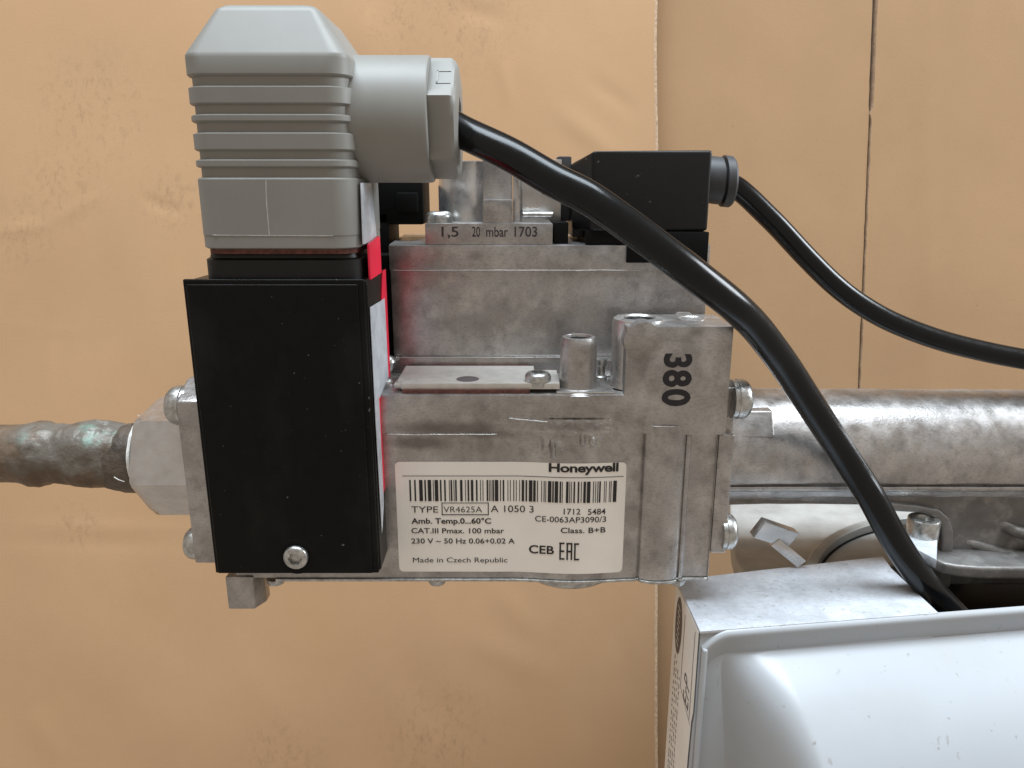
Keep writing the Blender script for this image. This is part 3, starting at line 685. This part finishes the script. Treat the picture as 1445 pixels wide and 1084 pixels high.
# hexagonal nut
nx0 = gx1-1; nx1 = P(645,170,GY-60).x; HR = (P(620,86,GY).z-P(620,254,GY).z)/2*1.02
q0 = Vector((0,0,0))
def hexring(x, r, rc=None):
    pts = []
    for i in range(6):
        a0 = R(18+60*i); a1 = R(78+60*i)
        p0 = Vector((0,-math.cos(a0)*r,math.sin(a0)*r)); p1 = Vector((0,-math.cos(a1)*r,math.sin(a1)*r))
        for k in range(6):
            t = k/6.0; v = p0.lerp(p1, t)
            if rc and v.length > rc: v = v*(rc/v.length)
            pts.append(Vector((x, GY+v.y, gz+v.z)))
    return pts
m = MB(); m.loft([hexring(nx0,HR*0.98,HR*0.97), hexring(nx0+2,HR,HR), hexring(nx1-9,HR,HR), hexring(nx1-4,HR*0.985,HR*0.95), hexring(nx1,HR*0.90,HR*0.87), hexring(nx1,HR*0.4), hexring(nx1-8,HR*0.38)])
m.build('gland_nut', M['grey'], PL, ang=20)
m = MB()                           # moulded panel mark on the upper flat
a0, a1 = R(18), R(78)
def flat(u, x, off):
    p0 = Vector((0,-math.cos(a0)*HR,math.sin(a0)*HR)); p1 = Vector((0,-math.cos(a1)*HR,math.sin(a1)*HR))
    nn = Vector((0,-math.cos(R(48)),math.sin(R(48)))); v = p0.lerp(p1, u)+nn*off
    return (x, GY+v.y, gz+v.z)
fx0, fx1 = nx0+11, nx1-8
for (ua, ub, xa_, xb_) in ((0.30,0.35,fx0,fx1),(0.62,0.65,fx0,fx1),(0.30,0.65,fx0,fx0+2.5)):
    vs = [flat(ua,xa_,-0.5),flat(ub,xa_,-0.5),flat(ub,xb_,-0.5),flat(ua,xb_,-0.5),flat(ua,xa_,0.8),flat(ub,xa_,0.8),flat(ub,xb_,0.8),flat(ua,xb_,0.8)]
    m.add(vs, [(0,3,2,1),(4,5,6,7),(0,1,5,4),(1,2,6,5),(2,3,7,6),(3,0,4,7)])
m.build('moulded_mark', M['grey'], PL)

# ================================================================== cables
c1 = [(600,170,36),(632,176,30),(660,190,14),(719,218,-20),(779,253,-45),(830,279,-60),(880,313,-66),(929,349,-66),(979,387,-60),(1029,426,-40),(1063,458,-15),(1088,489,5),(1112,522,25),(1138,562,42),(1163,600,54),(1188,638,62),(1210,671,60),(1230,703,50),(1249,738,42),(1266,768,38),(1284,795,36),(1306,824,36),(1332,852,38),(1362,882,40)]
m = MB(); m.tube([P(*p) for p in c1], 21.3, n=28, sub=8)
tag(m.build('power_cable', M['cable']), 'thick black cable arching from the grey plug down to the white housing', 'cable')
c2 = [(1012,257,190),(1034,262,190),(1052,275,190),(1075,297,190),(1100,322,190),(1139,364,190),(1178,402,190),(1215,430,188),(1260,455,185),(1320,478,182),(1380,494,180),(1445,507,178),(1520,518,176),(1600,528,174)]
CB = thing('signal_cable', P(1020,262,190), 'thinner black cable running from the black terminal cover to the right edge', 'cable')
m = MB(); m.tube([P(*p) for p in c2], 17.0, n=24, sub=8); m.build('sheath', M['cable'], CB)
gq = P(1003,254,190); gx = gq.x
m = MB(); L_ = P(1033,254,190).x-gx
m.lathe([(35,-14),(36,4),(36,L_*0.42),(30,L_*0.45),(30,L_*0.52),(39,L_*0.55),(39,L_*0.9),(36,L_),(18,L_+1)], (gx,190,gq.z+0), (1,0,0), n=28)
for v in m.v: v.z -= (v.x-gx)*0.10
m.build('grommet', M['greyrubber'], CB)

hx0_ = P(190,640,20).x
# ================================================================== copper pipe on the left
CPY = 80
PP = thing('copper_pipe', P(0,680,CPY), 'tarnished copper pipe with lumpy solder and green patina entering the valve from the left', 'pipe')
cy_ = P(100,640,CPY).z
def prf(t, an):
    # t along from far left to joint
    X_ = pxs0+(pxs1-pxs0)*t; pxx = X_
    r = 45.0
    d = max(0, (t-0.58)/0.42)
    if d > 0:
        b1 = 7*math.exp(-((d-0.22)/0.12)**2)+13*math.exp(-((d-0.68)/0.18)**2)
        top = 0.5+0.5*math.sin(an+4.7)
        r += (b1*(0.45+0.55*nz(an*14,d*14,9,2)+0.35) + 3.0*nz(an*20,d*90,11,1)*min(1,d*6)+1.5*nz(an*40,d*200,9,4)*min(1,d*6))
        r += 7*max(0,(d-0.75)/0.25)**1.2*(0.6+0.8*nz(an*9,d*10,8,6))
    return r
pxs0 = P(-220,640,CPY).x; pxs1 = P(192,640,CPY).x
m = MB(); m.tube([(pxs0+(pxs1-pxs0)*i/12.0, CPY, cy_-(3 if i > 10 else 0)) for i in range(13)], 45, n=56, sub=14, rf=prf)
m.build('tube', M['pipe'], PP)
tx = hx0_-21
m = MB(); 
def tapefn(rr, a, h): return rr+2.6*nz(math.cos(a)*20,math.sin(a)*20,4,2)
m.lathe([(44,2),(57,3),(60.5,4.5),(61,6.5),(60,8.5),(50,9)], (tx+2,CPY,cy_), (1,0,0), n=60, fn=tapefn)
for k in range(3):
    a = 2.4+k*1.1; b3 = Vector((tx-2, CPY-math.cos(a-2.4)*57, cy_+math.sin(k*0.9-0.6)*42))
    m.tube([b3, b3+Vector((-6,-3,4)), b3+Vector((-13,-2,8+3*k))], 0.8, n=6, sub=4)
m.build('thread_tape', M['tape'], PP)
# dark threaded end of the pipe
def endfn(rr, a, h): return rr+2.0*nz(math.cos(a)*30,math.sin(a)*30+h,26,3)-2.5*math.sin(a)
jx = P(148,640,CPY).x
m = MB(); m.lathe([(43,-4),(46,3),(49,12),(51,22),(52,30),(54,36),(56,tx-jx+4),(40,tx-jx+5)], (jx,CPY,cy_-5), (1,0,0), n=60, fn=endfn)
m.build('joint_end', M['joint'], PP)
# hex adapter
AD = thing('pipe_adapter', (P(220,720,CPY).x, CPY, -240), 'silver hexagonal adapter joining the copper pipe to the valve', 'pipe fitting')
hx0 = P(190,640,CPY-60).x; hx1 = LX0-0.5; hr = 93
def hexr(x, r, rc):
    pts = []
    for i in range(6):
        a0 = R(-8+60*i); a1 = R(52+60*i)
        p0 = Vector((0,-math.cos(a0)*r,math.sin(a0)*r)); p1 = Vector((0,-math.cos(a1)*r,math.sin(a1)*r))
        for k in range(8):
            v = p0.lerp(p1, k/8.0)
            if v.length > rc: v = v*(rc/v.length)
            pts.append(Vector((x, CPY+v.y, cy_-2+v.z)))
    return pts
m = MB(); m.loft([hexr(hx0,56,56), hexr(hx0+0.5,hr*0.96,hr*0.93), hexr(hx0+7,hr,hr*0.99), hexr(hx0+14,hr,hr), hexr(hx1,hr,hr)])
m.build('hex_body', M['machined'], AD)

# ================================================================== outlet manifold on the right
MF = thing('outlet_manifold', P(1400,800,200), 'cast aluminium outlet manifold running right from the valve to the edge of the picture', 'manifold')
MY = 205; mzt = P(1200,552,MY).z; mr = 95; mzc = mzt-mr*0.985
x0 = 321; x1 = P(1700,640,MY).x
def mfn(rr, a, h): return rr+0.8*nz(a*30,h,30,1)
prof_m = []
m = MB(); n_ = 72; rings = []
for i in range(26):
    t = i/25.0; x = x0+(x1-x0)*t
    rg = []
    for k in range(n_):
        a = 2*math.pi*k/n_
        r = mr*(1+0.10*(abs(math.sin(2*(a+0.12)))**1.5 if (a < 0.0 or a > 3.6) else 0.05*abs(math.sin(2*a))))+1.0*nz(math.cos(a)*40,x,45,1)+3*max(0,1-t*7)
        rg.append(Vector((x, MY-r*1.02*math.cos(a), mzc+r*math.sin(a)-4*t)))
    rings.append(rg)
m.loft(rings); m.build('main_tube', M['cast2'], MF)
# parting ridge along the tube and the curved underside
zr = P(1200,690,MY-91).z
m = MB()
def ridge(u, v):
    x = x0-2+(x1-x0)*u
    a = R(-70+95*v)
    return (x, MY-91-7*math.cos(a)+2.0*nz(x,0,80,2), zr+3-7*math.sin(a)*-1)
m.grid(ridge, 60, 8)
m.box((x0-1, MY-92, zr-6),(P(1085,690,MY-90).x, MY-40, zr+9)); m.build('parting_ridge', M['cast2'], MF, bevel=1)
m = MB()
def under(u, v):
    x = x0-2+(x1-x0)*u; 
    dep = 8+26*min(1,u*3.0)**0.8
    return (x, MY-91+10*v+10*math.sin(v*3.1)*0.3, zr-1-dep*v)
m.grid(under, 60, 8); m.build('underside', M['grimy_shaded'], MF)
# pad
m = MB(); pz1 = P(1060,578,MY-64).z; pz0 = P(1060,617,MY-88).z
m.prism([(MY-90,pz0),(MY-71,pz1),(MY-30,pz1),(MY-30,pz0)], 'x', x0-2, P(1094,600,MY-85).x)
m.build('cast_pad', M['cast2'], MF, bevel=4, seg=3)
m = MB(); m.box((x0-1.5,MY-100,mzc-95),(x0+10,MY+90,mzc+88)); m.build('manifold_flange', M['cast2'], MF, bevel=4, seg=3)
# big web casting at right with its foot
WY = 122
wx0 = P(1327,770,WY).x
def wp(px, py): q = P(px, py, WY); return (q.x, q.z)
xz = x1
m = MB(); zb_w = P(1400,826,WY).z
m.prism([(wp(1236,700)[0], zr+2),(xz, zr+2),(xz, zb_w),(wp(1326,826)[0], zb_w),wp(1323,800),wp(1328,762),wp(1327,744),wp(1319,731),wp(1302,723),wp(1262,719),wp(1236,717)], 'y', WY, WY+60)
m.build('cast_web', M['grimy_shaded'], MF, bevel=5, seg=3, ang=50)
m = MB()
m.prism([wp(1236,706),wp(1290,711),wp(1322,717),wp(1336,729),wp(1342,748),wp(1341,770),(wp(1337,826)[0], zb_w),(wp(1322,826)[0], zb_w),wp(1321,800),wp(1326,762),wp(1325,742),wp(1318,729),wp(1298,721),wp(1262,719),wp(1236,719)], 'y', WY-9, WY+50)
m.build('web_edge', M['grimy_shaded'], MF, bevel=4, seg=3, ang=15)
# foot flange, rounded lip
fz1 = P(1400,800,62).z
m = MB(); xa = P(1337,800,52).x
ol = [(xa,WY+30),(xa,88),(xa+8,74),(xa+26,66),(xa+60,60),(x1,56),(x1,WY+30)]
m.prism(ol, 'z', fz1-22, fz1); m.build('foot_flange', M['grimy_shaded'], MF, bevel=6, seg=4, ang=25)
m = MB(); m.tube([P(1360,762,WY+8),P(1385,771,WY+3),P(1415,781,WY-3),P(1480,795,WY-12),P(1600,815,WY-12)], 9, n=14); m.build('cast_rib', M['grimy_shaded'], MF)
m = MB(); m.tube([P(1405,735,WY+10),P(1425,746,WY+2),P(1445,753,WY-5),P(1500,765,WY-10),P(1600,780,WY-10)], 10, n=14); m.build('cast_rib', M['grimy_shaded'], MF)

# ================================================================== burner flange with gasket ring, socket bolt and strap
A = P(954,818,70); HZ = A.z
BZ = HZ-34
def behind(v):                     # everything here stops at the back of the white housing
    yl = A.y+(v.x-A.x)*0.125+9
    if v.y < yl: v.y = yl
BF = thing('burner_flange', (480, 180, BZ-30), 'pale aluminium flange plate below the manifold with a raised ring and socket bolt', 'flange')
bcx, bcy = 860.0, -30.0
fp = [PZ(1040,793,BZ),PZ(1034,770,BZ),PZ(1030,735,BZ),PZ(1030,690,BZ),PZ(1330,690,BZ),PZ(1330,760,BZ)]
fp.append(Vector((fp[-1].x, 200, BZ))); fp.append(Vector((fp[0].x+4, fp[0].y-60, BZ)))
for v in fp: behind(v)
m = MB(); m.prism([(p.x,p.y) for p in fp], 'z', BZ-40, BZ)
m.build('flange_plate', M['flange'], BF, bevel=5, seg=3)
m = MB(); m.lathe([(396,-2),(396,14),(392,18),(381,18),(377,15),(376,-14)], (bcx,bcy,BZ), n=180, cap0=False, cap1=False)
for v in m.v: behind(v)
m.build('gasket_ring', M['flange'], BF)
m = MB(); m.lathe([(376,1),(371,1.2)], (bcx,bcy,BZ), n=180, cap0=False, cap1=False)
for v in m.v: behind(v)
m.build('ring_shadow_line', M['black'], BF)  # shadow line at the foot of the ring, painted as a black strip
bz2 = P(1300,757,106).z
tri = [PZ(1262,741,bz2), PZ(1324,738,bz2), PZ(1322,790,bz2), PZ(1288,772,bz2)]
m = MB(); m.prism([(p.x,p.y) for p in tri], 'z', bz2-16, bz2); BR = m.build('bolt_bracket', M['sheet'], BF, bevel=2)
q = PZ(1301,754,bz2); rb_ = 23.5*(q.y-CAM.y)/1044*0.97; zt3 = P(1301,731,q.y).z-bz2
m = MB(); m.lathe([(rb_,-8),(rb_,0),(rb_,zt3-2),(rb_-1.5,zt3),(rb_*0.60,zt3),(rb_*0.56,zt3-2),(rb_*0.5,zt3-13),(1,zt3-13)], (q.x,q.y,bz2), n=36)
m.build('socket_bolt', M['zinc'], BR)

# small T-shaped strap
ST_ = thing('wing_strap', P(1100,786,110), 'small folded metal strap standing beside the flange ring', 'strap')
def bar(mb, a, b, wv, tv):
    a, b, wv, tv = Vector(a), Vector(b), Vector(wv), Vector(tv)
    mb.add([a-wv-tv,a+wv-tv,a+wv+tv,a-wv+tv,b-wv-tv,b+wv-tv,b+wv+tv,b-wv+tv], [(0,3,2,1),(4,5,6,7),(0,1,5,4),(1,2,6,5),(2,3,7,6),(3,0,4,7)])
m = MB(); bar(m, P(1069,744,112), P(1116,760,130), (9,0,14), (-2,7,2)); m.build('cross_bar', M['machined'], ST_, bevel=2)
m = MB(); bar(m, P(1092,764,120), P(1130,795,112), (7,0,6), (0,6,-1)); m.build('leg', M['machined'], ST_, bevel=2)

# ================================================================== white fan housing
B = PZ(988,891,HZ); ERt = PZ(1445,843,HZ); e_d = (PZ(1445,842,HZ)-PZ(1020,874,HZ)); e_d.z = 0; e_d.normalize()
l_d = (B-A); l_d.z = 0; LEN = l_d.length; l_d.normalize()
n_d = Vector((e_d.y, -e_d.x, 0))   # outward, towards the viewer
WH = thing('fan_housing', Vector((B.x+200,B.y,HZ-500)), 'white plastic fan housing with a scratched sheet metal top, at the lower right', 'housing')
K = A+e_d*700; K2 = B+e_d*700
tA = PZ(1246,785,HZ); tB = PZ(1258,802,HZ); tC = PZ(1310,853,HZ)
sC = (tC-B).dot(e_d); tC = B+e_d*sC
m = MB(); m.prism([(A.x,A.y),(B.x,B.y),(tC.x,tC.y),(tB.x,tB.y),(tA.x,tA.y)], 'z', HZ-5, HZ); m.build('top_sheet', M['sheet'], WH, bevel=1.2)
o1 = A-l_d*-3+e_d*2; o2 = B+e_d*2-l_d*2
m = MB(); m.prism([(o1.x,o1.y),(o2.x,o2.y),(tC.x-3,tC.y+1),(tB.x-3,tB.y),(tA.x-3,tA.y-2)], 'z', HZ-700, HZ-5.2); m.build('side_wall', M['white'], WH, bevel=2)
m = MB(); m.prism([(o2.x+e_d.x*(sC+12),o2.y+e_d.y*(sC+12)),(o2.x+e_d.x*690,o2.y+e_d.y*690),(o2.x+e_d.x*690-40,o2.y+e_d.y*690+520),(o2.x+e_d.x*(sC+12)+20,o2.y+e_d.y*(sC+12)+500)], 'z', HZ-700, HZ-76); m.build('void_block', M['black'], WH, bevel=2)  # added black block standing in for the shaded void behind the cover
# moulded cover
s_off = 4
def cover(u, v):
    s = s_off+690*(u**1.5)
    zz = 560*v**1.4                       # drop below the rim
    corner = 30*max(0, 1-s/46)**2         # rounded upper left corner
    base = B+e_d*s-n_d*2
    x_ = (s-24-0.13*zz)/92.0
    fs = min(1, max(0, x_)); fs = fs*fs*(3-2*fs)
    edge = 43.0
    t = max(0, zz-edge)
    bulge = 122*(1-math.exp(-t/60.0))+0.34*t
    roll = 1-math.exp(-zz/3.5)
    p = base+n_d*(10*roll+fs*bulge-0.24*min(zz,edge))
    return Vector((p.x, p.y, HZ-0.5-corner-zz))
m = MB(); m.grid(cover, 170, 240)
nb = len(m.v)
m.build('front_cover', M['white'], WH, norm=False)
m = MB(); o = B+e_d*3.5; m.prism([(o.x,o.y),(o.x+e_d.x*7,o.y+e_d.y*7),(o.x+e_d.x*7+n_d.x*10,o.y+e_d.y*7+n_d.y*10),(o.x+n_d.x*10,o.y+n_d.y*10)], 'z', HZ-700, HZ-26)
m.build('corner_strip', M['white'], WH, bevel=3)
# sticker on the left flank
nl = Vector((l_d.y, -l_d.x, 0)); 
if nl.x > 0: nl = -nl
def stk(a, d, off=0.8):            # a: 0 at the back edge .. 1 at the front edge, d: drop below the top
    p = A+l_d*LEN*a+nl*off
    return Vector((p.x, p.y, HZ-d))
stp = [(0.03,3),(0.5,4),(0.965,5),(0.97,110),(0.97,140),(0.93,160),(0.90,230),(0.90,600),(0.03,600)]
m = MB(); m.add([stk(a,d,0.6) for a, d in stp]+[stk(a,d,0.1) for a, d in stp], [tuple(range(9)), tuple(range(17,8,-1))]+[(i,i+9,(i+1)%9+9,(i+1)%9) for i in range(9)])
STK = m.build('flank_sticker', M['sticker'], WH, smooth=False)
m = MB()
def line(a0, d0, a1, d1, w_=0.9):
    p0, p1 = stk(a0,d0,1.0), stk(a1,d1,1.0); dr = (p1-p0).normalized(); sd = dr.cross(nl).normalized()*w_
    m.add([p0-sd,p0+sd,p1+sd,p1-sd], [(0,1,2,3)])
line(0.47,22,0.47,150); line(0.86,14,0.86,165); line(0.47,150,0.9,170,0.7)
# oval badge with pale strokes
for k, (ra, rd) in enumerate(((0.135,50),)):
    n3 = 40; ca, cdp = 0.24, 62
    vs = [stk(ca+ra*math.cos(2*math.pi*i/n3), cdp+rd*math.sin(2*math.pi*i/n3), 1.0) for i in range(n3)]; m.add(vs, [tuple(range(n3))])
P3 = lambda u, v, a, d: stk(a-v/LEN, d-u, 1.0)
lettering(m, 'ErP', lambda u, v: P3(u,v,0.80,158), 50, 30, 0.0, shear=0.15)
r2 = random.Random(5)
for row in range(4):
    d = 125+10*row
    for k in range(22):
        dd = 118+k*12+r2.random()*3+row*7
        line(0.18+0.075*row, dd, 0.18+0.075*row, dd+4+5*r2.random(), 1.4)
m.build('sticker_print', M['print'], STK, norm=False, smooth=False)
m = MB(); ca, cdp = 0.24, 62
for i in range(7):
    d0 = cdp-34+i*10.5
    p0, p1 = stk(ca-0.045,d0,1.3), stk(ca+0.045,d0+5,1.3); dr = (p1-p0).normalized(); sd = dr.cross(nl).normalized()*1.3
    m.add([p0-sd,p0+sd,p1+sd,p1-sd], [(0,1,2,3)])
m.build('badge_lettering', M['sticker'], STK, norm=False, smooth=False)

for o in list(bpy.data.objects):
    if '_w' in o: del o['_w']
